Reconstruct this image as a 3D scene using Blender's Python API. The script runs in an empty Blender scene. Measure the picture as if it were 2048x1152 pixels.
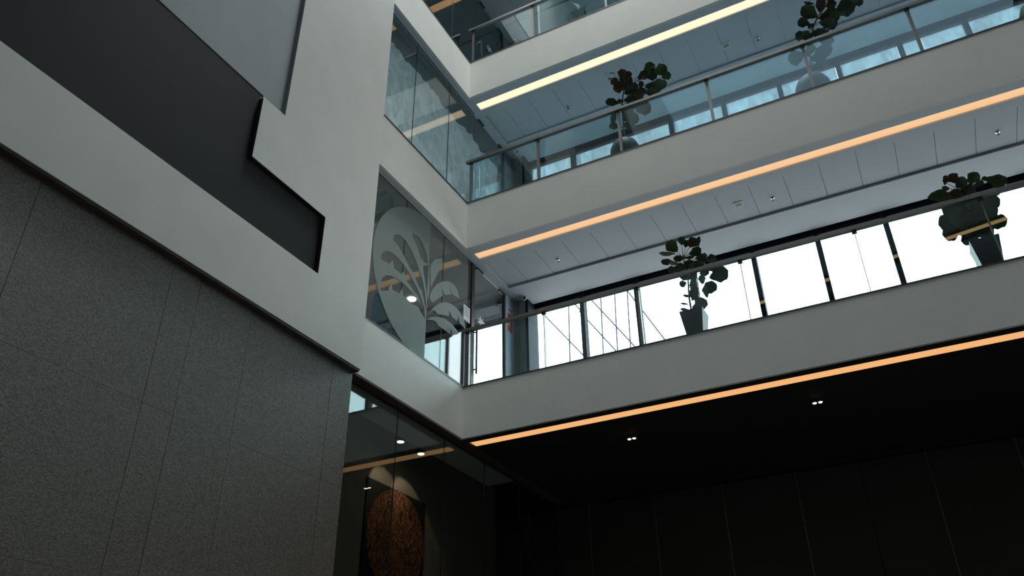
import bpy, bmesh, math, random
import numpy as np
from mathutils import Vector, Matrix, noise
random.seed(7)
sc = bpy.context.scene
COL = sc.collection

# ------------------------------------------------------------------ camera
FPX, CX, CY = 1635.05, 1024.0, 576.0
YAW, PITCH, ROLL = math.radians(-27.0024), math.radians(31.2541), math.radians(-0.8198)
ca, sa, cb, sb, cg, sg = (math.cos(YAW), math.sin(YAW), math.cos(PITCH), math.sin(PITCH), math.cos(ROLL), math.sin(ROLL))
FW = Vector((sa*cb, ca*cb, sb)); R0 = Vector((ca, -sa, 0)); U0 = R0.cross(FW)
RT = cg*R0 + sg*U0; UP = -sg*R0 + cg*U0
EYE = Vector((0, 0, 1.6))
cam = bpy.data.objects.new('camera', bpy.data.cameras.new('camera')); COL.objects.link(cam)
cam.matrix_world = Matrix(((RT.x, UP.x, -FW.x, EYE.x), (RT.y, UP.y, -FW.y, EYE.y), (RT.z, UP.z, -FW.z, EYE.z), (0, 0, 0, 1)))
cam.data.sensor_width = 36.0; cam.data.lens = FPX/2048*36.0
cam.data.clip_start = 0.05; cam.data.clip_end = 400
sc.camera = cam

# ------------------------------------------------------------------ world, lights, exposure
w = bpy.data.worlds.new('sky'); sc.world = w; w.use_nodes = True
bgn = w.node_tree.nodes['Background']
wt = w.node_tree; wtc = wt.nodes.new('ShaderNodeTexCoord'); wsp = wt.nodes.new('ShaderNodeSeparateXYZ'); wrp = wt.nodes.new('ShaderNodeValToRGB')
wt.links.new(wtc.outputs['Generated'], wsp.inputs[0]); wma = wt.nodes.new('ShaderNodeMath'); wma.operation = 'MULTIPLY_ADD'; wma.inputs[1].default_value = 0.5; wma.inputs[2].default_value = 0.5
wt.links.new(wsp.outputs['Z'], wma.inputs[0]); wt.links.new(wma.outputs[0], wrp.inputs[0]); wt.links.new(wrp.outputs[0], bgn.inputs[0])
wrp.color_ramp.elements[0].position = 0.47; wrp.color_ramp.elements[0].color = (0.44, 0.45, 0.46, 1)     # ground and city below the horizon
wrp.color_ramp.elements[1].position = 0.53; wrp.color_ramp.elements[1].color = (0.93, 0.98, 1.0, 1)     # flat overcast sky
bgn.inputs[1].default_value = 6.0
def area(name, loc, rot, sx, sy, power, col):
    l = bpy.data.lights.new(name, 'AREA'); l.shape = 'RECTANGLE'; l.size = sx; l.size_y = sy
    l.energy = power; l.color = col
    o = bpy.data.objects.new(name, l); COL.objects.link(o); o.location = loc; o.rotation_euler = rot
    return o
area('skylight', (-3.2, 8.7, 28.0), (0, 0, 0), 5.0, 3.4, 3350, (0.93, 0.99, 1.0))
area('rear_skylight', (0.5, -4.6, 28.3), (0, 0, 0), 15.0, 8.0, 430, (0.55, 0.80, 1.0))
area('rear_fill', (0.5, -8.6, 6.0), (math.radians(90), 0, 0), 12.0, 7.0, 6, (0.9, 0.97, 1.0))  # weak fill light added behind the viewer, no opening modelled
sc.view_settings.view_transform = 'Standard'; sc.view_settings.look = 'None'
sc.view_settings.exposure = 0.0; sc.view_settings.gamma = 1.0; sc.view_settings.use_curve_mapping = False
sc.render.film_transparent = False
cy = sc.cycles
cy.max_bounces = 8; cy.diffuse_bounces = 5; cy.glossy_bounces = 5; cy.transmission_bounces = 6
cy.transparent_max_bounces = 24; cy.caustics_reflective = False; cy.caustics_refractive = False
cy.sample_clamp_indirect = 4.0; cy.use_denoising = True

# ------------------------------------------------------------------ helpers
def px(x, y, ax, v):
    """point where the sight line through photo point (x, y) meets the plane ax = v"""
    d = RT*((x-CX)/FPX) - UP*((y-CY)/FPX) + FW
    k = 'XYZ'.index(ax)
    return EYE + d*((v-EYE[k])/d[k])

def mat(name, col, rough=0.6, metal=0.0, spec=0.5, mottle=0.0, scale=3.0, bump=0.0, bscale=60.0, emit=None, estr=0.0):
    m = bpy.data.materials.new(name); m.use_nodes = True
    nt = m.node_tree; b = nt.nodes['Principled BSDF']
    b.inputs['Base Color'].default_value = (*col, 1); b.inputs['Roughness'].default_value = rough
    b.inputs['Metallic'].default_value = metal; b.inputs['Specular IOR Level'].default_value = spec
    tc = nt.nodes.new('ShaderNodeTexCoord')
    if mottle:
        n = nt.nodes.new('ShaderNodeTexNoise'); n.inputs['Scale'].default_value = scale; n.inputs['Detail'].default_value = 6
        nt.links.new(tc.outputs['Object'], n.inputs['Vector'])
        r = nt.nodes.new('ShaderNodeValToRGB')
        r.color_ramp.elements[0].position = 0.3; r.color_ramp.elements[1].position = 0.7
        r.color_ramp.elements[0].color = tuple(c*(1-mottle) for c in col)+(1,)
        r.color_ramp.elements[1].color = tuple(min(1, c*(1+mottle)) for c in col)+(1,)
        nt.links.new(n.outputs['Fac'], r.inputs['Fac']); nt.links.new(r.outputs['Color'], b.inputs['Base Color'])
    if bump:
        n2 = nt.nodes.new('ShaderNodeTexNoise'); n2.inputs['Scale'].default_value = bscale; n2.inputs['Detail'].default_value = 4
        nt.links.new(tc.outputs['Object'], n2.inputs['Vector'])
        bp = nt.nodes.new('ShaderNodeBump'); bp.inputs['Strength'].default_value = bump; bp.inputs['Distance'].default_value = 0.02
        nt.links.new(n2.outputs['Fac'], bp.inputs['Height']); nt.links.new(bp.outputs['Normal'], b.inputs['Normal'])
    if emit:
        b.inputs['Emission Color'].default_value = (*emit, 1); b.inputs['Emission Strength'].default_value = estr
    return m

def glass_mat(name, tint, f0=0.04, rough=0.0, wave=0.0):
    """clear architectural glass: tinted see-through plus mirror reflection by angle"""
    m = bpy.data.materials.new(name); m.use_nodes = True
    nt = m.node_tree; nt.nodes.clear()
    out = nt.nodes.new('ShaderNodeOutputMaterial'); mix = nt.nodes.new('ShaderNodeMixShader')
    tr = nt.nodes.new('ShaderNodeBsdfTransparent'); tr.inputs[0].default_value = (*tint, 1)
    gl = nt.nodes.new('ShaderNodeBsdfGlossy'); gl.inputs['Roughness'].default_value = rough
    gl.inputs[0].default_value = (0.93, 0.98, 1.0, 1)
    lw = nt.nodes.new('ShaderNodeLayerWeight'); lw.inputs['Blend'].default_value = 0.5
    pw = nt.nodes.new('ShaderNodeMath'); pw.operation = 'POWER'; pw.inputs[1].default_value = 5.0
    ma = nt.nodes.new('ShaderNodeMath'); ma.operation = 'MULTIPLY_ADD'; ma.inputs[1].default_value = 1-f0; ma.inputs[2].default_value = f0
    nt.links.new(lw.outputs['Facing'], pw.inputs[0]); nt.links.new(pw.outputs[0], ma.inputs[0])
    nt.links.new(ma.outputs[0], mix.inputs[0]); nt.links.new(tr.outputs[0], mix.inputs[1]); nt.links.new(gl.outputs[0], mix.inputs[2])
    if wave:
        tc = nt.nodes.new('ShaderNodeTexCoord'); n = nt.nodes.new('ShaderNodeTexNoise'); n.inputs['Scale'].default_value = 0.9
        bp = nt.nodes.new('ShaderNodeBump'); bp.inputs['Strength'].default_value = wave; bp.inputs['Distance'].default_value = 0.05
        nt.links.new(tc.outputs['Object'], n.inputs['Vector']); nt.links.new(n.outputs['Fac'], bp.inputs['Height'])
        nt.links.new(bp.outputs['Normal'], gl.inputs['Normal'])
    nt.links.new(mix.outputs[0], out.inputs[0])
    return m

def film_mat(name, col, trans, clear=0.0, mottle=0.0):
    """milky sheet: diffuse on both sides, lets light glow through, optionally partly clear"""
    m = bpy.data.materials.new(name); m.use_nodes = True
    nt = m.node_tree; nt.nodes.clear()
    out = nt.nodes.new('ShaderNodeOutputMaterial')
    d = nt.nodes.new('ShaderNodeBsdfDiffuse'); t = nt.nodes.new('ShaderNodeBsdfTranslucent')
    d.inputs[0].default_value = (*col, 1); t.inputs[0].default_value = (*trans, 1)
    if mottle:
        tc = nt.nodes.new('ShaderNodeTexCoord')
        mp = nt.nodes.new('ShaderNodeMapping'); mp.inputs['Scale'].default_value = (2.5, 2.5, 1.2)
        n = nt.nodes.new('ShaderNodeTexNoise'); n.inputs['Scale'].default_value = 2.0; n.inputs['Detail'].default_value = 8
        n.inputs['Distortion'].default_value = 1.0
        nt.links.new(tc.outputs['Object'], mp.inputs['Vector']); nt.links.new(mp.outputs['Vector'], n.inputs['Vector'])
        for sh, c in ((d, col), (t, trans)):
            r = nt.nodes.new('ShaderNodeValToRGB')
            r.color_ramp.elements[0].position = 0.3; r.color_ramp.elements[1].position = 0.7
            r.color_ramp.elements[0].color = tuple(v*(1-mottle) for v in c)+(1,)
            r.color_ramp.elements[1].color = tuple(min(1, v*(1+mottle)) for v in c)+(1,)
            nt.links.new(n.outputs['Fac'], r.inputs['Fac']); nt.links.new(r.outputs['Color'], sh.inputs[0])
    ad = nt.nodes.new('ShaderNodeAddShader')
    nt.links.new(d.outputs[0], ad.inputs[0]); nt.links.new(t.outputs[0], ad.inputs[1])
    last = ad
    if clear:
        tp = nt.nodes.new('ShaderNodeBsdfTransparent'); mx = nt.nodes.new('ShaderNodeMixShader'); mx.inputs[0].default_value = clear
        nt.links.new(ad.outputs[0], mx.inputs[1]); nt.links.new(tp.outputs[0], mx.inputs[2]); last = mx
    nt.links.new(last.outputs[0], out.inputs[0])
    return m

def box(bm, x0, x1, y0, y1, z0, z1, mi=0):
    v = [bm.verts.new((x, y, z)) for x in (x0, x1) for y in (y0, y1) for z in (z0, z1)]
    for f in ((0, 1, 3, 2), (4, 6, 7, 5), (0, 4, 5, 1), (2, 3, 7, 6), (0, 2, 6, 4), (1, 5, 7, 3)):
        bm.faces.new([v[i] for i in f]).material_index = mi
    return v

def prism(bm, poly, axis, a0, a1, mi=0):
    """closed outline swept along an axis; poly holds the two other coordinates in XYZ order"""
    def p(u, v, a):
        return {'X': (a, u, v), 'Y': (u, a, v), 'Z': (u, v, a)}[axis]
    A = [bm.verts.new(p(u, v, a0)) for u, v in poly]; B = [bm.verts.new(p(u, v, a1)) for u, v in poly]
    n = len(poly)
    fs = [bm.faces.new(A), bm.faces.new(B[::-1])]
    for i in range(n): fs.append(bm.faces.new((A[i], B[i], B[(i+1) % n], A[(i+1) % n])))
    for f in fs: f.material_index = mi

def tube(bm, pts, rads, n=8, mi=0):
    rings = []
    for i, p in enumerate(pts):
        p = Vector(p)
        d = (Vector(pts[min(i+1, len(pts)-1)]) - Vector(pts[max(i-1, 0)])).normalized()
        a = d.orthogonal().normalized(); b = d.cross(a)
        r = rads[i] if isinstance(rads, (list, tuple)) else rads
        rings.append([bm.verts.new(p + (a*math.cos(t)+b*math.sin(t))*r) for t in (2*math.pi*k/n for k in range(n))])
    for q0, q1 in zip(rings, rings[1:]):
        for k in range(n): bm.faces.new((q0[k], q0[(k+1) % n], q1[(k+1) % n], q1[k])).material_index = mi
    bm.faces.new(rings[0][::-1]).material_index = mi; bm.faces.new(rings[-1]).material_index = mi

def lathe(bm, prof, c, n=24, mi=0):
    rings = []
    for r, z in prof:
        rings.append([bm.verts.new((c[0]+r*math.cos(2*math.pi*k/n), c[1]+r*math.sin(2*math.pi*k/n), c[2]+z)) for k in range(n)])
    for q0, q1 in zip(rings, rings[1:]):
        for k in range(n): bm.faces.new((q0[k], q0[(k+1) % n], q1[(k+1) % n], q1[k])).material_index = mi
    bm.faces.new(rings[0][::-1]).material_index = mi; bm.faces.new(rings[-1]).material_index = mi

def obj(name, bm, mats, parent=None, smooth=False):
    bmesh.ops.recalc_face_normals(bm, faces=bm.faces)
    me = bpy.data.meshes.new(name); bm.to_mesh(me); bm.free()
    for m in (mats if isinstance(mats, (list, tuple)) else [mats]): me.materials.append(m)
    if smooth:
        for p in me.polygons: p.use_smooth = True
    o = bpy.data.objects.new(name, me); COL.objects.link(o)
    if parent:
        o.parent = parent
        if parent.type == 'EMPTY': o.matrix_parent_inverse = Matrix.Translation(-parent.location)
    return o

def boxes(name, bl, m, parent=None):
    bm = bmesh.new()
    for b in bl: box(bm, *b)
    return obj(name, bm, m, parent)

def tag(o, label, cat, group=None):
    o['label'] = label; o['category'] = cat
    if group: o['group'] = group
    return o
def thing(name, label, cat, loc=(0, 0, 0), group=None):
    o = bpy.data.objects.new(name, None); COL.objects.link(o); o.location = loc; o.empty_display_size = 0.2
    return tag(o, label, cat, group)
def root(name, loc=(0, 0, 0)):
    o = bpy.data.objects.new(name, None); COL.objects.link(o); o.location = loc; o['kind'] = 'structure'
    return o
def struct(o): o['kind'] = 'structure'; return o

def flat_shape(name, outer, holes, thick, place, m, parent):
    """flat sheet cut to an outline with holes; place(u, v, w) gives the 3D point"""
    cu = bpy.data.curves.new(name, 'CURVE'); cu.dimensions = '2D'; cu.fill_mode = 'BOTH'; cu.extrude = thick/2
    for pl in outer+holes:
        s = cu.splines.new('POLY'); s.points.add(len(pl)-1); s.use_cyclic_u = True
        for i, (u, v) in enumerate(pl): s.points[i].co = (u, v, 0, 1)
    t = bpy.data.objects.new(name+'_curve', cu); COL.objects.link(t)
    dg = bpy.context.evaluated_depsgraph_get()
    me = bpy.data.meshes.new_from_object(t.evaluated_get(dg))
    bpy.data.objects.remove(t); bpy.data.curves.remove(cu)
    for v in me.vertices: v.co = place(*v.co)
    me.name = name; me.materials.clear(); me.materials.append(m)
    bm = bmesh.new(); bm.from_mesh(me); bmesh.ops.recalc_face_normals(bm, faces=bm.faces); bm.to_mesh(me); bm.free()
    o = bpy.data.objects.new(name, me); COL.objects.link(o)
    if parent: o.parent = parent
    return o

# ------------------------------------------------------------------ materials
M_white = mat('white_plaster', (0.735, 0.73, 0.695), 0.75, mottle=0.035, scale=1.6, bump=0.05, bscale=14)
M_panelgrey = mat('brushed_grey_plaster', (0.36, 0.395, 0.405), 0.75, mottle=0.07, scale=1.2)
M_char = mat('charcoal_paint', (0.0135, 0.0150, 0.0165), 0.75, spec=0.3, mottle=0.05, scale=2.0)
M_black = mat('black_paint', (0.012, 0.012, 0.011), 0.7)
M_reveal = mat('black_metal_reveal', (0.012, 0.011, 0.010), 0.6)
M_shaderev = mat('reveal_shade_grey', (0.28, 0.30, 0.31), 0.7)  # darker grey carries the shade of the unlit reveal
M_bronze = mat('dark_bronze_metal', (0.045, 0.036, 0.028), 0.45, metal=0.3)
M_brown = mat('brown_soffit_metal', (0.052, 0.043, 0.037), 0.55)
M_ceil = mat('ceiling_paint_sky_tinted', (0.58, 0.645, 0.69), 0.8, mottle=0.02, scale=2)  # bluish tint of the sky light is put into this colour
M_ceildark = mat('top_ceiling_dimmed_grey', (0.36, 0.40, 0.40), 0.8)  # ceiling colour darkened for the dim top floor; also grey of plate slots
M_steel = mat('brushed_steel', (0.22, 0.21, 0.195), 0.4, metal=0.85)
M_trim = mat('dark_edge_trim', (0.07, 0.07, 0.07), 0.4, metal=0.5)
M_frame = mat('black_window_frame', (0.012, 0.016, 0.026), 0.6, spec=0.2)
M_glassb = glass_mat('balustrade_glass', (0.86, 0.965, 0.97), 0.05)
M_glassw = glass_mat('partition_glass', (0.90, 0.955, 0.955), 0.06, wave=0.005)
M_glassx = glass_mat('window_glass', (0.95, 0.98, 0.98), 0.03)
M_wallg = mat('grey_stone_wall', (0.09, 0.09, 0.085), 0.7)
M_floor = mat('polished_stone_floor', (0.34, 0.33, 0.31), 0.35, mottle=0.1, scale=1)
M_dark = mat('dark_wall_panel', (0.022, 0.024, 0.023), 0.6, mottle=0.1, scale=1)
M_joint = mat('grey_metal_joint', (0.16, 0.155, 0.15), 0.4, metal=0.6)
M_sheet = film_mat('wrinkled_plastic_film', (0.84, 0.90, 0.91), (0.30, 0.34, 0.35), 0.0, mottle=0.2)
M_winfilm = film_mat('window_cover_film', (0.40, 0.48, 0.53), (0.275, 0.30, 0.315), 0.0, mottle=0.16)
M_frost = film_mat('frosted_film', (0.30, 0.35, 0.335), (0.14, 0.16, 0.16), 0.30)
M_concrete = mat('dark_concrete_ceiling', (0.09, 0.10, 0.10), 0.8, mottle=0.1)
M_office = mat('office_ceiling', (0.30, 0.29, 0.27), 0.8)
M_officew = mat('office_wall_grey', (0.30, 0.30, 0.29), 0.8)
M_darkblue = mat('dark_blue_grey_pelmet', (0.02, 0.026, 0.034), 0.6)
M_paper = mat('white_paper', (0.75, 0.80, 0.84), 0.7)
M_red = mat('red_print', (0.62, 0.05, 0.035), 0.6)
M_bluep = mat('pale_blue_print', (0.45, 0.56, 0.72), 0.7, mottle=0.12, scale=9)
M_navy = mat('navy_print', (0.03, 0.04, 0.15), 0.6)
M_lamp = mat('lamp_lens', (1, 1, 1), 0.4, emit=(1.0, 0.86, 0.66), estr=9.0)
M_lampw = mat('white_lamp_lens', (1, 1, 1), 0.4, emit=(1.0, 0.95, 0.85), estr=7.0)
M_chrome = mat('chrome', (0.7, 0.7, 0.7), 0.15, metal=1.0)
M_pot = mat('black_square_planter', (0.012, 0.017, 0.019), 0.5)
M_potr = mat('charcoal_round_planter', (0.035, 0.037, 0.036), 0.6)
M_soil = mat('soil', (0.03, 0.022, 0.015), 0.95)
M_bark = mat('bark', (0.06, 0.045, 0.03), 0.85)
M_leafd = mat('fig_leaf_dark_green', (0.022, 0.050, 0.022), 0.45, mottle=0.25, scale=8)
M_leafg = mat('fig_leaf_green', (0.040, 0.095, 0.028), 0.45, mottle=0.25, scale=8)
M_leafb = mat('fig_leaf_brown', (0.065, 0.042, 0.022), 0.55, mottle=0.3, scale=10)
M_leafp = mat('fig_leaf_pale', (0.34, 0.33, 0.28), 0.6, mottle=0.5, scale=30)
M_blade = mat('blade_leaf', (0.06, 0.16, 0.03), 0.5)
M_cable = mat('outdoor_steel_cable', (0.04, 0.04, 0.05), 0.6)
M_pier = mat('grey_green_column_paint', (0.30, 0.35, 0.35), 0.7)

def cove_mat(name, c, s): return mat(name, tuple(v*0.3 for v in c), 0.6, emit=c, estr=s)

# stone: speckled, split-face granite
M_stone = bpy.data.materials.new('flamed_granite'); M_stone.use_nodes = True
nt = M_stone.node_tree; b = nt.nodes['Principled BSDF']
tc = nt.nodes.new('ShaderNodeTexCoord'); n1 = nt.nodes.new('ShaderNodeTexNoise'); n1.inputs['Scale'].default_value = 42; n1.inputs['Detail'].default_value = 5
n1.inputs['Roughness'].default_value = 0.75
mp = nt.nodes.new('ShaderNodeMapping'); mp.inputs['Scale'].default_value = (1, 1, 1.5)
nt.links.new(tc.outputs['Object'], mp.inputs[0]); nt.links.new(mp.outputs[0], n1.inputs['Vector'])
rp = nt.nodes.new('ShaderNodeValToRGB'); rp.color_ramp.elements[0].position = 0.33; rp.color_ramp.elements[1].position = 0.68
rp.color_ramp.elements[0].color = (0.080, 0.074, 0.066, 1); rp.color_ramp.elements[1].color = (0.275, 0.258, 0.235, 1)
nt.links.new(n1.outputs['Fac'], rp.inputs[0]); nt.links.new(rp.outputs[0], b.inputs['Base Color'])
bp = nt.nodes.new('ShaderNodeBump'); bp.inputs['Strength'].default_value = 0.45; bp.inputs['Distance'].default_value = 0.02
nt.links.new(n1.outputs['Fac'], bp.inputs['Height']); nt.links.new(bp.outputs[0], b.inputs['Normal'])
b.inputs['Roughness'].default_value = 0.42

# ------------------------------------------------------------------ room shell
XR = 9.0; YN = -9.0; ZR = 28.6
D = 11.0
struct(boxes('floor', [(-14, XR, YN, 16, -0.2, 0)], M_floor))
struct(boxes('wall_right', [(XR, XR+0.3, YN, 16, 0, ZR)], M_wallg))
struct(boxes('wall_front', [(-14, XR, YN-0.3, YN, 0, ZR)], M_wallg))
struct(boxes('ceiling', [(-14, XR, YN, 16, ZR, ZR+0.3)], M_white))

struct(boxes('shading_slab', [(-6.2, XR, 0.9, 7.25, 22.3, 22.7)], M_wallg))  # unseen slab added to keep skylight off the near left wall
# near left wall: white plaster slab with a stepped charcoal band cut into it
XW = -6.26; YE = 7.826; ZB = 6.326; YS = -8.95
wl = root('wall_left', (XW, 4, ZB))
Y1 = -2.0; RD = 0.062
rec = [(Y1, 7.262), (6.795, 7.253), (6.790, 8.150), (5.384, 8.166), (5.384, 9.150), (5.79, 9.155), (5.79, 22.0), (Y1, 22.0)]
flat_shape('plaster_face', [[(YS, ZB), (YE, ZB), (YE, 28.4), (YS, 28.4)]], [rec], RD, lambda u, v, t: (XW-RD/2+t, u, v), M_white, None)
face = bpy.data.objects['plaster_face']; face.parent = wl; face.matrix_parent_inverse = Matrix.Translation(-wl.location)
boxes('charcoal_panel', [(XW-0.20, XW-RD+0.001, Y1-0.3, 6.95, 7.0, 9.222)], M_char, wl)
boxes('grey_plaster_panel', [(XW-0.20, XW-RD+0.006, Y1-0.3, 5.95, 9.222, 22.3)], M_panelgrey, wl)
boxes('backing', [(-7.2, XW-0.20, YS, YE, ZB, 28.4)], M_white, wl)
rv = bmesh.new()
t = 0.006
box(rv, XW-RD, XW-0.003, 6.790-t, 6.7935, 7.258, 8.150)
box(rv, XW-RD, XW-0.003, 5.384, 6.790, 8.154-t, 8.158)
box(rv, XW-RD, XW-0.003, 5.384-t, 5.3845, 8.16, 9.135)
obj('black_reveal', rv, M_reveal, wl)
boxes('shaded_reveal', [(XW-RD, XW-0.002, 5.784, 5.7895, 9.16, 22.0)], M_shaderev, wl)  # strip coloured dark to stand for shade on the recess side
boxes('brown_soffit', [(-7.2, XW-0.015, YS, YE-0.005, ZB-0.03, ZB+0.004)], M_brown, wl)

# stone wall below it
XST = -6.372
ws = root('wall_stone_left', (XST, 4, 0))
boxes('backing', [(-7.2, XST-0.03, YS, 7.80, 0, ZB-0.03)], M_black, ws)
ys = [-4.4, -2.9, -1.4, 0.1, 1.68, 3.22, 4.765, 5.143, 5.92, 7.405, 7.81]
zs_ = [0.0, 1.55, 3.14, 4.733, ZB-0.03]
for j in range(4):
    for i in range(len(ys)-1):
        a, bb = ys[i], ys[i+1]; g = 0.0022; o_ = random.uniform(-0.0012, 0.0012)
        boxes('stone_panel', [(XST-0.03, XST+o_, a+g, bb-g, zs_[j]+0.0011, zs_[j+1]-0.0011)], M_stone, ws)

# ------------------------------------------------------------------ the balconies
levels = [  # soffit z, floor z, cove colour, cove strength, kind
    (6.470, 7.385, (1.0, 0.52, 0.21), 0.88, 'ground'),
    (10.245, 11.300, (0.92, 0.55, 0.285), 0.95, 'first'),
    (14.115, 15.150, (1.0, 0.76, 0.52), 1.25, 'second'),
    (17.980, 19.000, (1.0, 0.55, 0.25), 1.0, 'third')]
blabel = ['lowest white balcony ledge, its underside black',
          'middle white balcony ledge with pale grey panelled underside, one floor above the lowest ledge',
          'upper white balcony ledge under the dark glazed corner at the top of the view',
          'topmost white ledge with a grey underside, cut off by the upper edge']
clabel = ['warm orange strip light in the black underside of the lowest balcony',
          'warm orange strip light in the underside of the middle balcony',
          'pale yellow strip light, brightest and topmost of the long strips',
          'warm strip light under the topmost ledge, mirrored in the dark top glass']
XL = -6.56; XB = XR-0.01
PITCHP = 0.583
for li, (zs, zt, cc, cs, kd) in enumerate(levels):
    bal = thing('balcony', blabel[li], 'balcony', (XL, D, zs))
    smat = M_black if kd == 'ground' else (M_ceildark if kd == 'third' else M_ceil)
    bm = bmesh.new()                                    # L-shaped plastered face
    prism(bm, [(XL, 7.835), (XL, D), (XB, D), (XB, D+0.05), (XL-0.05, D+0.05), (XL-0.05, 7.835)], 'Z', zs, zt)
    obj('fascia', bm, M_white, bal)
    zq = zs + (0.004 if kd != 'ground' else 0.012)
    TR = 0.055
    bm = bmesh.new()
    prof = [(D+0.03, zt-0.02), (D+0.03, zq), (11.245, zq), (11.245, zs+0.07), (11.455, zs+0.07), (11.455, zq), (11.65, zq), (11.65, zs+TR),
            (12.68, zs+TR), (12.68, zq)]
    yb = 13.50 if kd != 'ground' else 15.24
    prof += [(yb, zq), (yb, zs+0.36), (13.80 if kd != 'ground' else yb-0.001, zs+0.36), (13.80 if kd != 'ground' else yb, zt-0.02)]
    if kd == 'ground': prof = [p for p in prof if not (p[0] in (11.65, 12.68))]
    prism(bm, prof, 'X', XL-0.03, XB)
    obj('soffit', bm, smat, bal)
    bm = bmesh.new()                                    # left arm: slab above the glazed rooms
    zr = 7.0 if kd == 'ground' else zq
    if kd == 'ground': box(bm, -6.86, -6.60, 7.835, D+0.02, zq, zr); box(bm, -6.86, XL-0.03, D+0.02, 15.10, zq, zr)
    box(bm, -13.49, -6.60, 7.835, D+0.02, zr, zt-0.02); box(bm, -13.49, XL-0.03, D+0.02, 15.24 if kd == 'ground' else 13.80, zr, zt-0.02)
    obj('side_slab', bm, {'ground': M_brown, 'first': M_office, 'second': M_concrete, 'third': M_concrete}[kd], bal)
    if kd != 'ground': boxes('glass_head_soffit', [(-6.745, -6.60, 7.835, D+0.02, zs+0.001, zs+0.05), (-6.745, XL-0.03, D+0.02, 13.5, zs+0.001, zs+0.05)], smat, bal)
    if kd != 'ground':
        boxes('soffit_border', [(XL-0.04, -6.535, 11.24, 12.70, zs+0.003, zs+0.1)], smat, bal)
        k = -6.531; i = 0; x0 = -6.531; x1 = -6.075
        while x0 < XR-0.05:
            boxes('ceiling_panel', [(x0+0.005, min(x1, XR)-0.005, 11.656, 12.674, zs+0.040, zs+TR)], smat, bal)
            x0 = x1; x1 = x0 + PITCHP
    # dark edge channel that holds the glass
    boxes('edge_channel', [(XL-0.02, XB, D-0.006, D+0.06, zt-0.004, zt+0.022), (XL-0.06, XL+0.006, 7.84, D, zt-0.004, zt+0.022)], M_trim, bal)
    bm = bmesh.new(); box(bm, XL+0.005, XB, 11.249, 11.451, zs+(0.014 if kd == 'ground' else 0.030), zs+0.066)
    tag(obj('strip_light', bm, cove_mat('strip_glow_'+kd, cc, cs)), clabel[li], 'light')

# walls at the sides of the upper rooms
struct(boxes('wall_back', [(-13.5, XR, 15.25, 15.5, 0, 7.45)], M_black))
wbk = root('wall_panelled_back', (0, 15.2, 0))
sx = [-10.1, -8.76, -7.42, -6.08, -4.73, -3.385, -2.04, -0.93, 0.15, 1.50, 2.85, 4.2, 5.55, 6.9, 8.25]
for i in range(len(sx)-1):
    boxes('wall_panel', [(sx[i]+0.012, sx[i+1]-0.012, 15.19, 15.245, 0.0, 6.38)], M_dark, wbk)
for i, x in enumerate(sx):
    boxes('joint_strip', [(x-0.009, x+0.009, 15.185, 15.24, 0.0, 6.40)], M_black if i == 7 else M_joint, wbk)
boxes('header_band', [(-10.1, XR, 15.12, 15.245, 6.405, 6.478)], M_black, wbk)
struct(boxes('wall_far_left', [(-13.8, -13.5, 7.6, 15.5, 0, 19)], M_officew))
struct(boxes('wall_side_left', [(-13.5, -7.2, 7.6, 7.7, 0, 19)], M_officew))

# ------------------------------------------------------------------ glazed side partitions
XG = -6.72
parts_y = [7.72, 8.04, 9.25, 10.47, 11.46]
def partition(name, x, ya, joints, yb, z0, z1, framed):
    g = root(name, (x, ya, z0))
    ys2 = [ya]+joints+[yb]
    for a, b2 in zip(ys2, ys2[1:]):
        boxes('glass_pane', [(x-0.006, x+0.006, a+0.004, b2-0.004, z0, z1)], M_glassw, g)
    for y in joints: boxes('silicone_joint', [(x-0.007, x+0.007, y-0.0045, y+0.0045, z0, z1)], M_trim, g)
    if framed:
        boxes('head_channel', [(x-0.012, x+0.012, ya, yb, z1-0.006, z1+0.02)], M_trim, g)
    return g
partition('window_1', XG, 7.84, [8.04, 9.25, 10.47], 11.47, 7.39, 10.25, True)
partition('window_2', XG, 7.84, [8.04, 9.25, 10.47], 11.50, 11.31, 14.12, True)
partition('window_3', XG, 7.84, [8.04, 9.25, 10.47], 11.50, 15.16, 17.985, True)
partition('window_4', -6.78, 7.84, [8.12, 9.46, 10.80, 12.14, 13.48], 15.18, 0.0, 6.47, False)

# glass doors at the end of each balcony walk
def door(name, z0, z1, frame):
    d = root(name, (XG, 11.5, z0))
    ya = 11.60 if frame else 11.515
    boxes('glass_pane', [(XG-0.006, XG+0.006, ya, 12.79, z0+0.02, z1-0.03)], M_glassw, d)
    hf = 0.05 if frame else 0.025
    boxes('head_fitting', [(XG-0.02, XG+0.025, 11.66, 11.90, z1-hf, z1-0.004), (XG-0.02, XG+0.02, 12.60, 12.80, z1-hf, z1-0.004)], M_trim, d)
    if frame:
        boxes('jamb', [(XG-0.07, XG+0.02, 11.475, 11.585, z0, z1)], M_bronze, d)
    boxes('hinge_post', [(XG-0.04, XG+0.02, 12.80, 12.86, z0, z1)], M_trim, d)
    h = bmesh.new()
    for x in (-6.66, -6.78): tube(h, [(x, 11.605 if frame else 11.66, z0+0.53), (x, 11.605 if frame else 11.66, z0+1.42)], 0.019, 8)
    for z in (z0+0.62, z0+1.38):
        tube(h, [(-6.66, 11.605 if frame else 11.66, z), (-6.78, 11.605 if frame else 11.66, z)], 0.014, 8)
    obj('pull_handle', h, M_trim if frame else M_chrome, d)
    return d
door('door_1', 7.39, 10.245, True); door('door_2', 11.305, 14.115, False); door('door_3', 15.155, 17.98, False)
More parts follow.
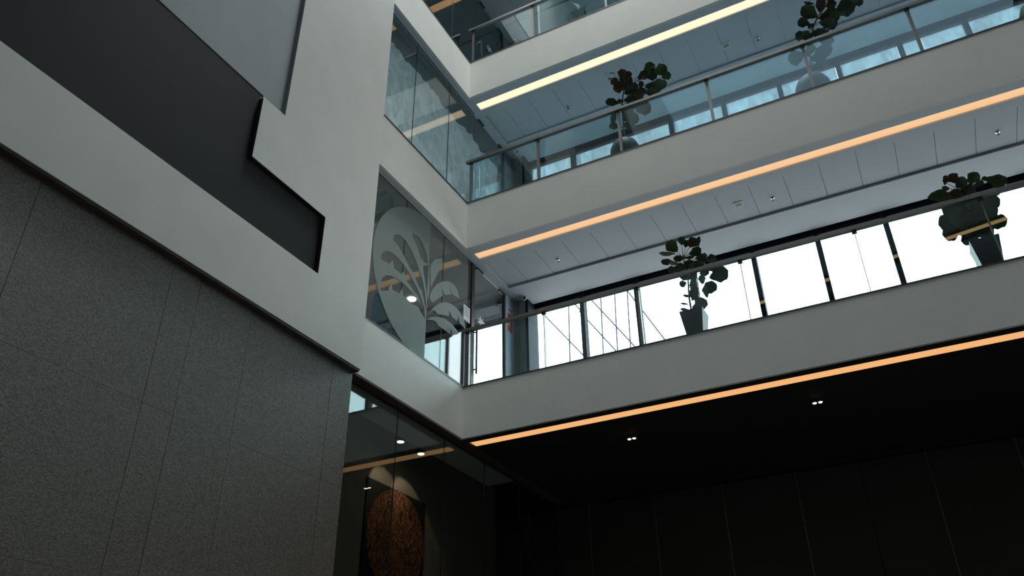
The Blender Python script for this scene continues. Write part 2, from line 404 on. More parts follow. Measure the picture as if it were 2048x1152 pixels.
# notice board end panel beside the doors
for li, (z0, z1) in enumerate(((7.39, 10.245), (11.305, 14.115), (15.155, 17.98))):
    struct(boxes('trim_%d' % (li+1), [(XG-0.06, XG+0.015, 12.862, 13.20, z0, z1)], M_officew if li else M_paper))
    cl = thing('column', ['grey green pier at the left end of the bright windows', 'pier beside the glass door of the middle balcony',
        'pier at the end of the top balcony, mostly hidden'][li], 'column', (-6.5, 13.4, z0))
    boxes('shaft', [(-6.615, -6.448, 13.24, 13.585, z0+0.002, z1-0.001)], M_pier, cl)
    boxes('edge_post', [(-6.72, -6.62, 13.205, 13.30, z0+0.002, z1-0.001)], M_officew, cl)

# ------------------------------------------------------------------ window walls behind the balconies
XM = [-5.31, -4.14, -2.97, -1.80, -0.63, 0.54, 1.71, 2.88, 4.05, 5.22, 6.39, 7.56, 8.9]
def window_wall(name, z0, z1, film):
    wv = root(name, (0, 13.6, z0))
    boxes('head_rail', [(-6.70, XR, 13.60, 13.72, z1-0.07, z1+0.34)], M_frame, wv)
    boxes('sill_rail', [(-6.70, XR, 13.60, 13.72, z0-0.02, z0+0.06)], M_frame, wv)
    edges = [-6.42]+XM
    for i, x in enumerate(edges):
        if i == 0: boxes('jamb', [(-6.445, -6.385, 13.245, 13.72, z0, z1+0.33)], M_frame, wv)
        if i: boxes('mullion', [(x-0.045, x+0.045, 13.55, 13.72, z0, z1+0.33)], M_frame, wv)
    for a, b2 in zip(edges, edges[1:]):
        boxes('window_pane', [(a+0.045, b2-0.045, 13.66, 13.67, z0+0.06, z1-0.07)], M_glassx, wv)
        if film:
            boxes('cover_film', [(a+0.045, b2-0.05, 13.69, 13.692, z0+0.06, z1-0.092)], M_winfilm, wv)
    return wv
window_wall('window_5', 7.385, 10.245, False)
window_wall('window_6', 11.30, 14.115, True)
window_wall('window_7', 15.15, 17.98, True)
# office end: short run of the same windows beyond the door
wo = root('window_8', (-7.5, 13.6, 7.385))
boxes('head_rail', [(-8.05, -6.72, 13.60, 13.72, 10.175, 10.58)], M_frame, wo)
boxes('window_pane', [(-8.05, -6.75, 13.66, 13.67, 7.45, 10.175)], M_glassx, wo)
boxes('mullion', [(-6.80, -6.72, 13.55, 13.72, 7.385, 10.245)], M_frame, wo)
boxes('mullion', [(-8.10, -8.03, 13.55, 13.72, 7.385, 10.245)], M_frame, wo)
struct(boxes('wall_office_back', [(-13.5, -8.06, 13.5, 13.8, 7.385, 10.25)], M_officew))
struct(boxes('wall_office_back_upper', [(-13.5, -6.80, 13.5, 13.8, 11.3, 14.12), (-13.5, -6.80, 13.5, 13.8, 15.15, 17.98)], M_officew))
tag(boxes('pelmet', [(-13.4, -6.80, 12.95, 13.49, 10.12, 10.24)], M_darkblue), 'dark pelmet along the office ceiling seen through the palm glass', 'pelmet')

# ------------------------------------------------------------------ balustrades
posts_all = [-6.50, -5.02, -3.355, -1.67, 0.005, 1.66, 3.33, 5.0, 6.67, 8.34]
rlabel = ['glass balustrade of the lowest balcony in front of the white windows',
          'glass balustrade of the middle balcony in front of the blue covered windows',
          'glass balustrade of the top balcony beside the small box planter']
for li in range(3):
    z0 = levels[li][1]; bl = thing('glass_balustrade', rlabel[li], 'balustrade', (-6.5, D+0.03, z0))
    zt = z0+1.10 if li == 0 else z0+1.04
    boxes('handrail', [(-6.60, XR-0.02, D-0.025, D+0.045, zt-0.035, zt+0.02)], M_steel, bl)
    for i, x in enumerate(posts_all):
        thin = (li == 0 and i not in (0, 2))
        if i == 2 and li == 0: x = -3.35
        wd = 0.006 if thin else 0.024
        pst = boxes('post', [(x-wd, x+wd, D+0.012, D+0.07, z0-0.05, zt-0.03)], M_steel, bl)
        boxes('clamp', [(x-0.035, x+0.035, D+0.0, D+0.05, zt-0.075, zt-0.03)], M_trim, pst)
    for a, b2 in zip(posts_all, posts_all[1:]):
        boxes('glass_pane', [(a+0.012, b2-0.012, D+0.016, D+0.028, z0+0.0, zt-0.035)], M_glassb, bl)

# ------------------------------------------------------------------ opposite side (seen only as reflections)
p0 = Vector((-6.05, -7.81)); p1 = Vector((8.6, -4.88))
dr = (p1-p0).normalized(); nn = Vector((-dr.y, dr.x))
for li, z in enumerate((14.115, 17.98)):
    bm = bmesh.new()
    q = [p0, p1, p1-nn*0.9, p0-nn*0.9]
    prism(bm, [(v.x, v.y) for v in q], 'Z', z, z+1.0)
    o = obj('balcony', bm, M_wallg)
    tag(o, 'grey balcony across the hall behind the viewer, %s floor' % ('lower' if li == 0 else 'higher'), 'balcony')
bm = bmesh.new(); a = p0+nn*-0.25; b2 = p1+nn*-0.25
prism(bm, [(v.x, v.y) for v in (a, b2, b2-nn*0.2, a-nn*0.2)], 'Z', 17.955, 17.978)
tag(obj('strip_light', bm, cove_mat('strip_glow_opposite', (1.0, 0.58, 0.25), 2.6)), 'warm strip light of the balcony behind the viewer, mirrored on pots', 'light')

# ------------------------------------------------------------------ palm emblem on the lowest side glass
def zz(pl, ox=730, oy=420, s=4.43): return [(ox+a/s, oy+b/s) for a, b in pl]
def toYZ(pl): return [(p.y, p.z) for p in (px(x, y, 'X', XG+0.012) for x, y in pl)]
cutouts = [
 [(537,968),(505,925),(470,860),(438,838),(420,838),(385,795),(340,765),(332,690),(305,740),(243,706),(235,632),(205,712),(140,716),(134,660),(150,605),(185,579),(230,582),(290,608),(340,650),(390,700),(440,752),(490,825),(520,895)],
 [(534,940),(512,875),(484,805),(457,748),(440,738),(405,675),(356,615),(347,545),(320,567),(256,515),(248,445),(215,475),(146,440),(146,395),(165,368),(195,362),(240,378),(290,420),(340,478),(385,545),(425,620),(465,695),(500,785),(522,860)],
 [(538,900),(522,800),(505,715),(482,690),(460,640),(430,560),(380,480),(340,400),(290,310),(250,265),(255,225),(290,213),(330,235),(370,285),(410,350),(440,420),(470,500),(495,570),(515,640),(532,740),(541,830)],
 [(418,210),(430,255),(468,340),(490,420),(512,452),(545,478),(558,465),(550,400),(530,340),(500,270),(460,222)],
 [(513,492),(566,484),(569,560),(570,650),(569,720),(560,780),(550,735),(536,650),(520,560)]]
right = [
 [(582,690),(579,560),(583,480),(620,432),(680,425),(690,460),(655,540),(610,630)],
 [(578,800),(575,750),(600,700),(640,655),(690,632),(740,632),(780,655),(815,700),(838,785),(780,752),(747,680),(768,748),(706,752),(674,690),(692,756),(640,792),(600,822)],
 [(544,962),(570,910),(610,860),(660,825),(710,815),(760,830),(810,865),(850,920),(880,980),(893,1055),(840,1003),(826,935),(817,985),(766,943),(746,885),(747,940),(690,930),(640,922),(625,895),(600,888),(570,920)],
 [(543,975),(580,950),(640,945),(700,960),(760,1000),(810,1060),(830,1098),(775,1110),(761,1045),(755,1100),(700,1060),(650,1025),(630,990),(600,974),(560,974)]]
emb = thing('frosted_palm_emblem', 'large frosted round palm emblem on the lowest side glass', 'window film', (XG+0.012, 9.98, 7.5))
YC, ZC, RC = 9.985, 8.845, 1.50
arc = []
for k in range(0, 49):
    a_ = math.pi/2 + math.pi*k/48
    y_, z_ = 9.93+1.515*math.cos(a_), ZC+1.40*math.sin(a_)
    arc.append((y_, z_))
stem = [(9.985, 7.41), (9.985, 10.23)]
outer = [(min(y, 9.985), max(7.40, min(z, 10.23))) for y, z in arc] + stem
# tidy: drop duplicates
o2 = []
for p in outer:
    if not o2 or (abs(p[0]-o2[-1][0])+abs(p[1]-o2[-1][1])) > 1e-4: o2.append(p)
film_left = flat_shape('frosted_half_disc', [o2], [toYZ(zz(c)) for c in cutouts], 0.002, lambda u, v, t: (XG+0.012+t, u, v), M_frost, None)
film_left.parent = emb; film_left.matrix_parent_inverse = Matrix.Translation(-emb.location)
for r_ in right:
    f_ = flat_shape('frosted_leaf', [toYZ(zz(r_))], [], 0.002, lambda u, v, t: (XG+0.012+t, u, v), M_frost, None)
    f_.parent = emb; f_.matrix_parent_inverse = Matrix.Translation(-emb.location)

# small emblem stickers on the doors
def small_emblem(y, z, s, label):
    e = thing('door_sticker', label, 'sticker', (XG+0.012, y, z))
    for k, a_ in enumerate((-60, -25, 15, 55, 95, 140)):
        a2 = math.radians(a_+90); L = s*(0.5 if k < 5 else 0.35)
        d_ = Vector((math.cos(a2), math.sin(a2))); nn_ = Vector((-d_.y, d_.x))
        pl = [Vector((0, 0)), d_*L*0.4+nn_*L*0.16, d_*L*0.8+nn_*L*0.12, d_*L, d_*L*0.75-nn_*L*0.10, d_*L*0.35-nn_*L*0.08]
        f_ = flat_shape('sticker_leaf', [[(y+p.x, z+p.y) for p in pl]], [], 0.002, lambda u, v, t: (XG+0.012+t, u, v), M_paper, None)
        f_.parent = e; f_.matrix_parent_inverse = Matrix.Translation(-e.location)
small_emblem(11.86, 9.08, 0.30, 'small white palm sticker on the lowest glass door')
small_emblem(12.21, 12.91, 0.34, 'small white palm sticker on the middle glass door')
small_emblem(12.15, 16.72, 0.34, 'small white palm sticker on the dark top glass door')

# paper notice and door poster
nt_ = thing('paper_notice', 'white paper notice taped to the palm glass beside the bronze door frame', 'notice', (XG+0.01, 11.38, 9.0))
boxes('sheet', [(XG+0.008, XG+0.0095, 11.20, 11.43, 8.87, 9.18)], M_paper, nt_)
for k in range(4): boxes('print_line', [(XG+0.0096, XG+0.0102, 11.23, 11.40-0.03*(k % 2), 9.13-0.05*k-0.006, 9.13-0.05*k+0.006)], M_navy, nt_)
po = thing('door_poster', 'tall pale blue poster with a red block beside the lowest glass door', 'poster', (XG+0.017, 13.03, 8.5))
boxes('sheet', [(XG+0.016, XG+0.019, 12.90, 13.17, 7.6, 10.2)], M_bluep, po)
boxes('red_block', [(XG+0.0195, XG+0.0205, 12.93, 13.13, 9.45, 9.86)], M_red, po)
for k in range(3): boxes('white_line', [(XG+0.0206, XG+0.0212, 12.95, 13.11-0.04*k, 9.74-0.07*k-0.012, 9.74-0.07*k+0.012)], M_paper, po)
boxes('small_print', [(XG+0.0195, XG+0.0205, 12.96, 13.11, 9.94, 9.965)], M_navy, po)

# ------------------------------------------------------------------ plastic sheet behind the middle side glass
def sheet():
    bm = bmesh.new(); NY, NZ = 110, 60; ya, yb = 7.86, 13.3; z0 = 11.31
    prof = [(7.7, 14.09), (8.78, 14.10), (9.14, 14.09), (9.2, 14.105), (9.26, 14.06), (9.5, 14.05), (9.53, 14.10), (9.98, 14.10), (10.02, 14.06), (10.5, 14.075), (10.55, 14.10), (11.2, 14.10), (11.3, 14.06), (12.0, 14.10), (12.5, 14.03), (12.8, 14.07), (13.4, 14.03)]
    ypr = [p[0] for p in prof]; zpr = [p[1] for p in prof]
    V = []
    for i in range(NY+1):
        y = ya+(yb-ya)*i/NY; zt = float(np.interp(y, ypr, zpr)); row = []
        for j in range(NZ+1):
            z = z0+(zt-z0)*j/NZ
            q = Vector((y*1.5+z*1.2, z*0.35-y*0.3, 1.7))
            f = -0.05 + noise.noise(q*0.8)*0.07 - abs(noise.noise(q*2.2+Vector((3, 1, 4))))*0.12 - abs(noise.noise(Vector((y*2.6-z*1.3, z*0.8+y*0.4, 9.0))))*0.09
            row.append(bm.verts.new((-7.02+f, y, z)))
        V.append(row)
    for i in range(NY):
        for j in range(NZ): bm.faces.new((V[i][j], V[i+1][j], V[i+1][j+1], V[i][j+1]))
    o = obj('plastic_sheet', bm, M_sheet, smooth=True)
    tag(o, 'wrinkled pale blue plastic sheet hanging behind the middle side glass', 'sheet')
sheet()

# ------------------------------------------------------------------ lamps, sprinklers, detectors, cameras
def downlight_pair(x, y, label):
    t_ = thing('twin_downlight', label, 'light', (x, y, 6.47))
    hs = boxes('housing', [(x-0.10, x+0.10, y-0.05, y+0.05, 6.462, 6.482)], M_black, t_)
    for s in (-1, 1):
        bm = bmesh.new(); lathe(bm, [(0.024, 0), (0.028, 0.004), (0.028, 0.012)], (x+s*0.042, y, 6.455), 16); obj('lens', bm, M_lamp, hs)
downlight_pair(-4.11, 12.35, 'twin spot downlight in the black ceiling, nearer the corner')
downlight_pair(-1.125, 12.30, 'twin spot downlight in the black ceiling, farther right')
def sprinkler(x, y, z, label):
    t_ = thing('sprinkler', label, 'sprinkler', (x, y, z))
    bm = bmesh.new(); lathe(bm, [(0.034, 0), (0.034, -0.006), (0.012, -0.012), (0.010, -0.03)], (x, y, z), 14); obj('escutcheon', bm, M_chrome, t_)
    bm = bmesh.new(); lathe(bm, [(0.008, -0.03), (0.008, -0.05), (0.026, -0.055), (0.026, -0.058)], (x, y, z), 12); obj('deflector', bm, M_trim, t_)
za, zb_ = 10.285, 14.155
for x, y, z, lb in ((-5.223, 12.23, za, 'sprinkler under the middle balcony nearest the glass door'),
                    (-1.112, 12.24, za, 'sprinkler under the middle balcony between the two tall lowest plants'),
                    (2.398, 12.21, za, 'rightmost sprinkler under the middle balcony'),
                    (-4.829, 12.28, zb_, 'sprinkler under the upper balcony left of the plants'),
                    (-0.739, 12.30, zb_, 'sprinkler under the upper balcony left of the tall right plant')):
    sprinkler(x, y, z, lb)
for x, y, z, lb in ((-1.684, 12.14, za, 'small square speaker plate under the middle balcony'), (-1.341, 12.19, zb_, 'small square speaker plate under the upper balcony')):
    t_ = thing('ceiling_plate', lb, 'ceiling plate', (x, y, z))
    plt = boxes('plate', [(x-0.085, x+0.085, y-0.085, y+0.085, z-0.01, z)], M_white, t_)
    boxes('slot', [(x-0.055, x+0.055, y-0.045, y+0.045, z-0.0115, z-0.0101)], M_ceildark, plt)
for p, z, lb in ((px(1048, 595, 'Z', 10.245), 10.248, 'small security camera on the underside of the middle balcony'), (px(1033, 304, 'Z', 14.115), 14.118, 'small security camera on the underside of the upper balcony'),
                 (px(1028, 76, 'Z', 17.98), 17.983, 'small security camera under the topmost ledge')):
    t_ = thing('security_camera', lb, 'camera', (p.x, p.y, z))
    bm = bmesh.new(); lathe(bm, [(0.055, 0), (0.055, -0.02), (0.045, -0.05), (0.02, -0.062)], (p.x, p.y, z), 18); obj('dome', bm, M_paper, t_, True)
    bm = bmesh.new(); tube(bm, [(p.x+0.01, p.y-0.02, z-0.035), (p.x+0.045, p.y-0.05, z-0.05)], 0.026, 12); obj('lens', bm, M_black, t_)

# office behind the palm glass
bm = bmesh.new(); lathe(bm, [(0.09, 0), (0.09, 0.02)], (-8.5, 12.08, 10.225), 20)
tag(obj('downlight', bm, M_lampw), 'round white ceiling downlight seen through the frosted palm', 'light')
for yy_ in (8.6, 10.6, 12.4):  # unseen lights added behind the plastic sheet to make it glow
    rl = bpy.data.lights.new('sheet_backlight', 'POINT'); rl.energy = 28; rl.color = (0.86, 0.96, 1.0); rl.shadow_soft_size = 0.15
    ro = bpy.data.objects.new('sheet_backlight', rl); COL.objects.link(ro); ro.location = (-9.2, yy_, 13.3)
pl_ = bpy.data.lights.new('office_lamp', 'POINT'); pl_.energy = 24; pl_.color = (1, 0.9, 0.78); pl_.shadow_soft_size = 0.1
po_ = bpy.data.objects.new('office_lamp', pl_); COL.objects.link(po_); po_.location = (-9.5, 10.2, 8.6)

# high-backed chair behind the palm glass
pc = px(759, 640, 'X', -7.25); cyy = pc.y; FZ = 7.385
ch = thing('office_chair', 'teal high backed chair behind the lowest side glass, beside the near white wall', 'chair', (-7.4, cyy, FZ))
bm = bmesh.new(); NA, NB = 12, 14; V = []
for i in range(NA+1):
    u = -1+2*i/NA; row = []
    for j in range(NB+1):
        t_ = j/NB; hw = 0.25*(1-0.55*t_**3)*(0.85+0.15*math.sin(math.pi*t_))
        row.append(bm.verts.new((-7.22+0.07*(1-u*u)*-1-0.06*t_, cyy+u*hw, FZ+0.48+0.80*t_)))
    V.append(row)
for i in range(NA):
    for j in range(NB): bm.faces.new((V[i][j], V[i+1][j], V[i+1][j+1], V[i][j+1]))
bmesh.ops.solidify(bm, geom=bm.faces[:], thickness=0.03)
obj('backrest', bm, mat('teal_upholstery', (0.10, 0.22, 0.26), 0.8), ch, True)
bm = bmesh.new(); lathe(bm, [(0.23, 0), (0.26, 0.03), (0.25, 0.08), (0.2, 0.09)], (-7.47, cyy, FZ+0.42), 20); obj('seat', bm, M_darkblue, ch)
bm = bmesh.new(); tube(bm, [(-7.47, cyy, FZ+0.06), (-7.47, cyy, FZ+0.43)], 0.03, 10); obj('gas_column', bm, M_trim, ch)
for k in range(5):
    a_ = k*2*math.pi/5
    bm = bmesh.new(); tube(bm, [(-7.47, cyy, FZ+0.09), (-7.47+0.27*math.cos(a_), cyy+0.27*math.sin(a_), FZ+0.03)], [0.025, 0.018], 6); obj('leg', bm, M_trim, ch)
for s_ in (-1, 1):
    bm = bmesh.new(); tube(bm, [(-7.28, cyy+s_*0.24, FZ+0.62), (-7.56, cyy+s_*0.26, FZ+0.66)], 0.022, 8); tube(bm, [(-7.45, cyy+s_*0.26, FZ+0.65), (-7.47, cyy+s_*0.22, FZ+0.45)], 0.014, 6); obj('armrest', bm, M_black, ch)

# ground floor art, spots
AX = -8.12
tag(boxes('side_room_wall', [(-8.45, -8.16, 7.8, 15.1, 0, 6.99)], mat('taupe_wall', (0.22, 0.19, 0.16), 0.8)), 'dark taupe wall behind the bronze disc in the lowest glass room', 'wall')
art = thing('wall_art', 'square dark panel with a round copper relief behind the lowest glass', 'artwork', (AX, 11.49, 4.2))
boxes('panel', [(-8.157, AX-0.012, 10.61, 12.38, 4.20, 5.975)], M_char, art)
M_copper = bpy.data.materials.new('hammered_copper'); M_copper.use_nodes = True
nt = M_copper.node_tree; b = nt.nodes['Principled BSDF']; tc = nt.nodes.new('ShaderNodeTexCoord')
mp = nt.nodes.new('ShaderNodeMapping'); mp.inputs['Scale'].default_value = (1, 1, 0.45); mp.inputs['Rotation'].default_value = (0.35, 0, 0)
n1 = nt.nodes.new('ShaderNodeTexNoise'); n1.inputs['Scale'].default_value = 13; n1.inputs['Detail'].default_value = 8; n1.inputs['Distortion'].default_value = 3.2
nt.links.new(tc.outputs['Object'], mp.inputs[0]); nt.links.new(mp.outputs[0], n1.inputs['Vector'])
rp = nt.nodes.new('ShaderNodeValToRGB'); rp.color_ramp.elements[0].position = 0.40; rp.color_ramp.elements[1].position = 0.66
rp.color_ramp.elements[0].color = (0.022, 0.010, 0.007, 1); rp.color_ramp.elements[1].color = (0.46, 0.20, 0.095, 1)
nt.links.new(n1.outputs['Fac'], rp.inputs[0]); nt.links.new(rp.outputs[0], b.inputs['Base Color'])
bp = nt.nodes.new('ShaderNodeBump'); bp.inputs['Strength'].default_value = 0.9; bp.inputs['Distance'].default_value = 0.03
nt.links.new(n1.outputs['Fac'], bp.inputs['Height']); nt.links.new(bp.outputs[0], b.inputs['Normal'])
b.inputs['Metallic'].default_value = 0.35; b.inputs['Roughness'].default_value = 0.5
bm = bmesh.new()
ring = [(11.49+0.838*math.cos(2*math.pi*k/64), 5.12+0.838*math.sin(2*math.pi*k/64)) for k in range(64)]
prism(bm, ring, 'X', AX-0.012, AX+0.02); obj('copper_disc', bm, M_copper, art)
for k, (yy, zl) in enumerate(((10.727, 6.514), (11.355, 6.50))):
    xs_ = -7.60
    s_ = thing('ceiling_spotlight', ['black cylinder spotlight nearer the stone wall above the copper disc', 'black cylinder spotlight farther from the stone wall above the copper disc'][k], 'light', (xs_, yy, zl))
    bm = bmesh.new(); lathe(bm, [(0.055, 0.02), (0.075, 0.0), (0.075, 0.16), (0.03, 0.17), (0.02, 0.485)], (xs_, yy, zl), 20); bo = obj('body', bm, M_black, s_)
    bm = bmesh.new(); lathe(bm, [(0.03, 0.0), (0.056, 0.002), (0.056, 0.008)], (xs_, yy, zl-0.004), 20); obj('lens', bm, M_lamp, bo)
    ld = bpy.data.lights.new('spot', 'SPOT'); ld.energy = 15; ld.color = (1, 0.78, 0.52); ld.spot_size = math.radians(62); ld.spot_blend = 0.25; ld.shadow_soft_size = 0.03
    lo = bpy.data.objects.new('spot_lamp', ld); COL.objects.link(lo); lo.location = (xs_, yy, zl-0.03)
    tgt = Vector((-8.16, yy+0.40, 5.70)); lo.rotation_euler = (tgt-Vector(lo.location)).to_track_quat('-Z', 'Y').to_euler()
tag(boxes('ceiling_beam', [(-7.39, -6.85, 8.0, 13.36, 6.455, 6.995)], mat('grey_beam_paint', (0.42, 0.42, 0.40), 0.7)), 'grey boxed beam along the ceiling inside the lowest glass', 'beam')

# ------------------------------------------------------------------ outdoor cables
cb_ = thing('cable_bracing', 'thin diagonal and vertical steel cables outside the bright lowest windows', 'cables', (-5, 15.0, 7))
YCB = 16.6
for (a, b2) in (((1136, 560), (1141, 760)), ((1200, 560), (1209, 760)), ((1228, 560), (1238, 760)), ((1253, 560), (1265, 760)),
                ((1094, 636), (1200, 745)), ((1146, 604), (1163, 623)), ((1183, 600), (1290, 715)), ((1175, 640), (1245, 716)), ((1252, 578), (1330, 680))):
    A, B = px(*a, 'Y', YCB), px(*b2, 'Y', YCB)
    d_ = (B-A)
    bm = bmesh.new(); tube(bm, [A-d_*0.25, B+d_*0.6], 0.0165, 6); obj('cable', bm, M_cable, cb_)

# ------------------------------------------------------------------ plants
def leaf_mesh(name, seed):
    rnd = random.Random(seed); bm = bmesh.new(); NL, NW = 9, 4
    ph = rnd.uniform(0, 6); rows = []
    for i in range(NL+1):
        t_ = i/NL
        wv = 0.50*(math.sin(math.pi*min(1, t_*0.98+0.02))**0.62)*(0.62+0.62*t_) if t_ < 1 else 0.02
        wv *= 1+0.10*math.sin(t_*15+ph)
        row = []
        for j in range(-NW, NW+1):
            s = j/NW
            z = 0.16*abs(s)*wv*1.2 - 0.28*(t_-0.35)**2 + 0.035*math.sin(t_*14+ph+s*2)*abs(s)
            row.append(bm.verts.new((s*wv, t_, z)))
        rows.append(row)
    for r0, r1 in zip(rows, rows[1:]):
        for j in range(2*NW): bm.faces.new((r0[j], r0[j+1], r1[j+1], r1[j]))
    me = bpy.data.meshes.new(name); bmesh.ops.recalc_face_normals(bm, faces=bm.faces); bm.to_mesh(me); bm.free()
    for p in me.polygons: p.use_smooth = True
    return me
LEAF = {}
for key, m in (('d', M_leafd), ('g', M_leafg), ('b', M_leafb), ('p', M_leafp)):
    LEAF[key] = []
    for s in range(3):
        me = leaf_mesh('leaf', s*7+ord(key)); me.materials.append(m); LEAF[key].append(me)

def fig(label, ox, oy, s, trunk, leaves, pot, yp, zf, grow=1.0):
    """trunk: photo points bottom to top; leaves: centre, half width, half height, colour"""
    rnd = random.Random(len(leaves)*13+int(ox))
    T = [px(ox+a/s, oy+b/s, 'Y', yp) for a, b in trunk]
    pl = thing('fiddle_leaf_fig', label, 'plant', (T[0].x, yp, zf))
    bmS = bmesh.new()
    base = Vector((T[0].x, yp, zf+0.3))
    pts = [base]+T
    tube(bmS, pts, [0.018-0.010*i/len(pts) for i in range(len(pts))], 8)
    SP = []
    for a, b2 in zip(pts, pts[1:]):
        for k in range(8): SP.append(a.lerp(b2, k/8))
    SP.append(pts[-1])
    for q in leaves:
        cx_, cy_, hw, hh = q[:4]; key = q[4] if len(q) > 4 else rnd.choice('dddg')
        yj = yp+rnd.uniform(-0.10, 0.16)
        yj = max(yj, 11.14)
        c = px(ox+cx_/s, oy+cy_/s, 'Y', yj)
        dist = (c-EYE).length; unit = dist/FPX/s*0.97*grow
        n = (EYE-c).normalized()
        # nearest point of stem, a bit below the leaf
        best = min(SP, key=lambda p_: (p_-c).length+max(0, p_.z-c.z+0.05)*1.5)
        ax = c-best; ax -= n*ax.dot(n)
        if ax.length < 0.03: ax = Vector((rnd.uniform(-1, 1), 0, 1))
        ax.normalize()
        # choose long axis: along the larger extent in the picture if clearly elongated
        rt = RT; up = UP
        if hw > hh*1.35: ax = (rt*(1 if ax.dot(rt) > 0 else -1)*1.0 + up*0.25*rnd.uniform(-1, 1)).normalized()
        elif hh > hw*1.35: ax = (up*(1 if ax.dot(up) > -0.2 else -1) + rt*0.25*rnd.uniform(-1, 1)).normalized()
        L = 2*max(hw, hh)*unit*1.05; W = 2*min(hw, hh)*unit*1.12
        tilt = rnd.uniform(-0.45, 0.45)
        n2 = (n+ax*rnd.uniform(-0.3, 0.3)).normalized()
        side = ax.cross(n2).normalized()
        n2 = (n2*math.cos(tilt)+side*math.sin(tilt)).normalized()
        side = ax.cross(n2).normalized(); n2 = side.cross(ax).normalized()
        org = c-ax*L*0.5
        o = bpy.data.objects.new('leaf', rnd.choice(LEAF[key])); COL.objects.link(o); o.parent = pl
        o.matrix_parent_inverse = Matrix.Translation(-pl.location)
        mw = Matrix(((side.x, ax.x, n2.x, 0), (side.y, ax.y, n2.y, 0), (side.z, ax.z, n2.z, 0), (0, 0, 0, 1)))
        o.matrix_basis = Matrix.Translation(org) @ mw @ Matrix.Diagonal((W, L, L, 1))
        tube(bmS, [best, best.lerp(org, 0.5)+Vector((0, 0, -0.01)), org+ax*0.04], [0.006, 0.005, 0.003], 5)
    obj('stem', bmS, M_bark, pl)
    x, y = pot['x'], yp
    bm = bmesh.new()
    if pot['kind'] == 'square':
        wt, wb, h = pot['wt'], pot['wb'], pot['h']; a_ = pot.get('rot', 0)
        def rect(hw_, z): return [Vector((x+(u*math.cos(a_)-v*math.sin(a_))*hw_, y+(u*math.sin(a_)+v*math.cos(a_))*hw_, z)) for u, v in ((-1, -1), (1, -1), (1, 1), (-1, 1))]
        lv = [rect(wb, zf+0.002), rect(wt, zf+h), rect(wt-0.02, zf+h), rect(wt-0.03, zf+h-0.05)]
        V = [[bm.verts.new(p) for p in r] for r in lv]
        bm.faces.new(V[0])
        for r0, r1 in zip(V, V[1:]):
            for k in range(4): bm.faces.new((r0[k], r0[(k+1) % 4], r1[(k+1) % 4], r1[k]))
        pot_o = obj('pot', bm, M_pot, pl)
        bm = bmesh.new(); vs = [bm.verts.new(p) for p in rect(wt-0.03, zf+h-0.045)]; vs2 = [bm.verts.new(p) for p in rect(wt-0.03, zf+h-0.08)]
        bm.faces.new(vs); bm.faces.new(vs2)
        for k in range(4): bm.faces.new((vs[k], vs[(k+1) % 4], vs2[(k+1) % 4], vs2[k]))
        obj('soil', bm, M_soil, pot_o)
    else:
        r_, h = pot['r'], pot['h']
        lathe(bm, [(r_*0.55, 0.002), (r_*0.85, h*0.2), (r_*1.0, h*0.5), (r_*0.97, h*0.72), (r_*0.80, h*0.95), (r_*0.72, h), (r_*0.66, h), (r_*0.64, h-0.04)], (x, y, zf), 32)
        pot_o = obj('pot', bm, M_potr, pl, True)
        bm = bmesh.new(); lathe(bm, [(r_*0.64, h-0.08), (r_*0.64, h-0.04)], (x, y, zf), 24); obj('soil', bm, M_soil, pot_o)
    return pl

fig('tall fiddle leaf fig in a black square pot on the lowest balcony, nearest the corner', 1280, 440, 4.43,
    [(460, 830), (437, 700), (430, 600), (425, 500), (400, 400), (380, 330)],
    [(285,235,45,52),(368,185,30,28),(465,200,40,38,'b'),(518,190,18,38),(240,370,44,24),(285,440,33,30),(240,297,58,17,'p'),(410,210,25,28),
     (345,340,40,25,'b'),(490,280,46,35),(435,330,42,14),(545,330,46,30),(630,345,34,40,'g'),(520,390,52,32),(430,400,45,36),(360,420,40,30),(300,385,38,16,'p'),
     (570,460,32,36),(550,525,26,36),(640,430,34,28),(700,482,58,70),(615,600,58,45),(590,645,22,36),(380,565,26,26),(400,500,42,32),(470,500,30,42),
     (418,672,30,11),(395,742,30,8),(395,793,32,12,'g'),(415,812,20,15,'g'),(475,645,34,58),(540,745,50,48,'g'),(500,785,42,32,'g'),(470,580,26,40)],
    dict(kind='square', x=-2.565, wt=0.185, wb=0.115, h=0.53), 11.35, 7.385, 1.18)
fig('wide bushy fiddle leaf fig in a black square pot on the lowest balcony, right side', 1820, 330, 5.009,
    [(770, 770), (740, 660), (700, 560), (640, 430), (600, 300), (560, 240)],
    [(435,135,45,52,'b'),(355,150,24,45,'b'),(525,185,55,62),(635,130,52,56,'g'),(870,160,104,56,'g'),(310,312,104,52),(355,235,30,26),(690,190,40,30),(470,290,62,42,'b'),(600,240,62,44),(740,135,22,20),
     (430,440,90,82),(385,570,78,82),(415,680,72,72),(600,420,112,92),(700,400,102,84),(805,375,70,76),(870,570,62,82),(700,560,112,112),(560,600,102,92),(600,740,70,56),(740,660,92,62),(790,690,46,40),(860,275,52,25),(500,520,92,82),(640,660,80,70),(780,470,70,80)],
    dict(kind='square', x=1.560, wt=0.185, wb=0.115, h=0.53), 11.35, 7.385)
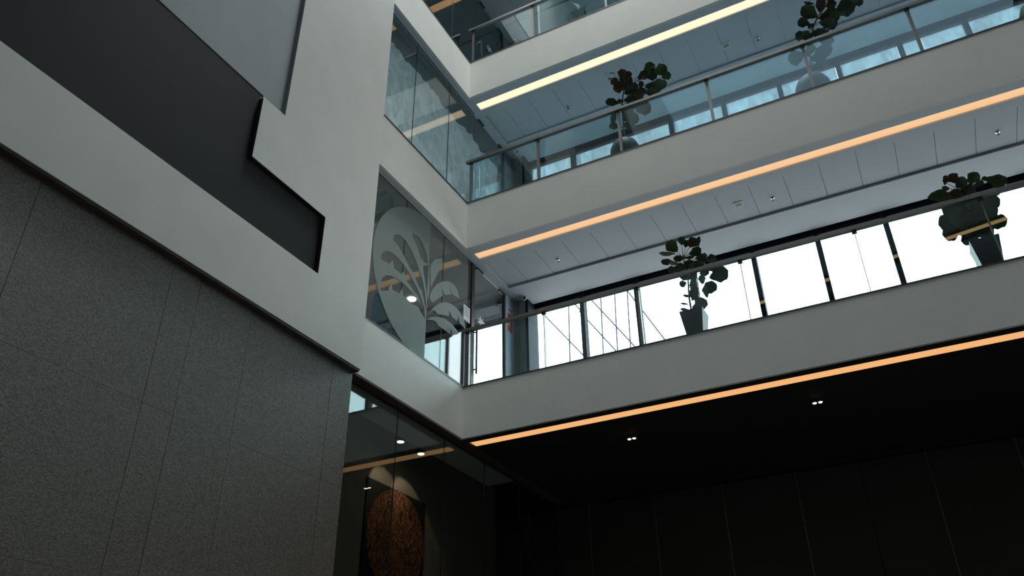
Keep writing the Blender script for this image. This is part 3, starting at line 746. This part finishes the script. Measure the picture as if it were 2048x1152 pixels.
fig('fiddle leaf fig with two leafy heads in a round pot on the middle balcony', 1140, 90, 5.2375,
    [(575, 960), (560, 850), (550, 720), (545, 620), (555, 520), (570, 430)],
    [(548,305,52,44,'b'),(520,440,62,66,'b'),(600,430,58,60,'d'),(470,385,44,42,'b'),(560,360,46,40,'d'),(600,300,50,30,'b'),(440,600,66,40),(640,470,62,72),(670,440,44,42),(742,415,28,40),(830,240,55,62),(770,320,48,62),(950,262,60,66),(1010,322,45,46),(850,310,60,60),
     (905,420,112,62),(860,490,80,48),(740,500,62,46),(620,570,50,42),(700,562,92,34),(520,592,30,25),(440,292,30,8,'p'),(420,354,22,7,'b'),(610,370,42,50,'b'),
     (452,750,30,80),(460,850,40,50),(770,660,75,75),(660,625,82,52),(640,770,86,62),(600,690,62,62),(620,840,60,52)],
    dict(kind='round', x=-3.40, r=0.285, h=0.52), 11.40, 11.30)
fig('fiddle leaf fig with one slanting stem in a round pot on the middle balcony', 1540, 0, 5.76,
    [(490, 850), (465, 700), (460, 560), (480, 430), (500, 300), (545, 200), (650, 60), (720, -40)],
    [(450,140,92,72),(580,60,50,70,'b'),(700,45,60,50),(860,105,92,95),(920,40,82,60),(1020,25,40,45),(690,185,102,76),(680,270,96,62),(740,160,50,52),(385,260,60,50),(470,300,34,30),(352,410,56,52),(420,405,50,56),(560,385,82,50),(620,350,62,42),(450,36,52,15),
     (300,660,80,82,'g'),(640,460,92,50,'g'),(620,580,85,72,'g'),(560,660,92,60),(470,565,50,50,'g'),(430,605,42,44,'g'),(560,760,60,50),(620,740,60,42),(620,-60,80,70),(760,-80,80,70)],
    dict(kind='round', x=-0.005, r=0.30, h=0.52), 11.40, 11.30)
pe = px(2036, 30, 'Y', 11.4)
fig('plant in a round pot cut off by the right edge on the middle balcony', 1980, -120, 4.0,
    [(340, 560), (350, 400), (360, 250), (370, 100)],
    [(420,300,80,70),(380,180,80,80),(470,200,70,60),(330,100,70,60),(450,60,70,70),(480,380,60,60)],
    dict(kind='round', x=pe.x+0.27, r=0.29, h=0.52), 11.40, 11.30)

# box planter on the top balcony edge
bx = thing('box_planter', 'small dark box planter with grassy blades on the top balcony', 'planter', (-4.05, 11.17, 15.15))
boxes('box', [(-4.24, -3.87, 11.10, 11.25, 15.172, 15.565)], M_pot, bx)
for k, pts in enumerate(([(1158, 20), (1152, 10), (1144, 4)], [(1160, 19), (1158, 12), (1150, 6)], [(1168, 18), (1171, 12), (1172, 7)], [(1149, 25), (1150, 21), (1151, 19)])):
    P3 = [px(x, y, 'Y', 11.17) for x, y in pts]
    bm = bmesh.new(); wv = [0.016, 0.012, 0.002]; V = []
    for p_, w_ in zip(P3, wv): V.append([bm.verts.new(p_+Vector((-w_, 0, -w_*0.3))), bm.verts.new(p_+Vector((0, -0.006, 0))), bm.verts.new(p_+Vector((w_, 0, w_*0.3)))])
    for r0, r1 in zip(V, V[1:]):
        for j in range(2): bm.faces.new((r0[j], r0[j+1], r1[j+1], r1[j]))
    obj('leaf_blade', bm, M_blade, bx)
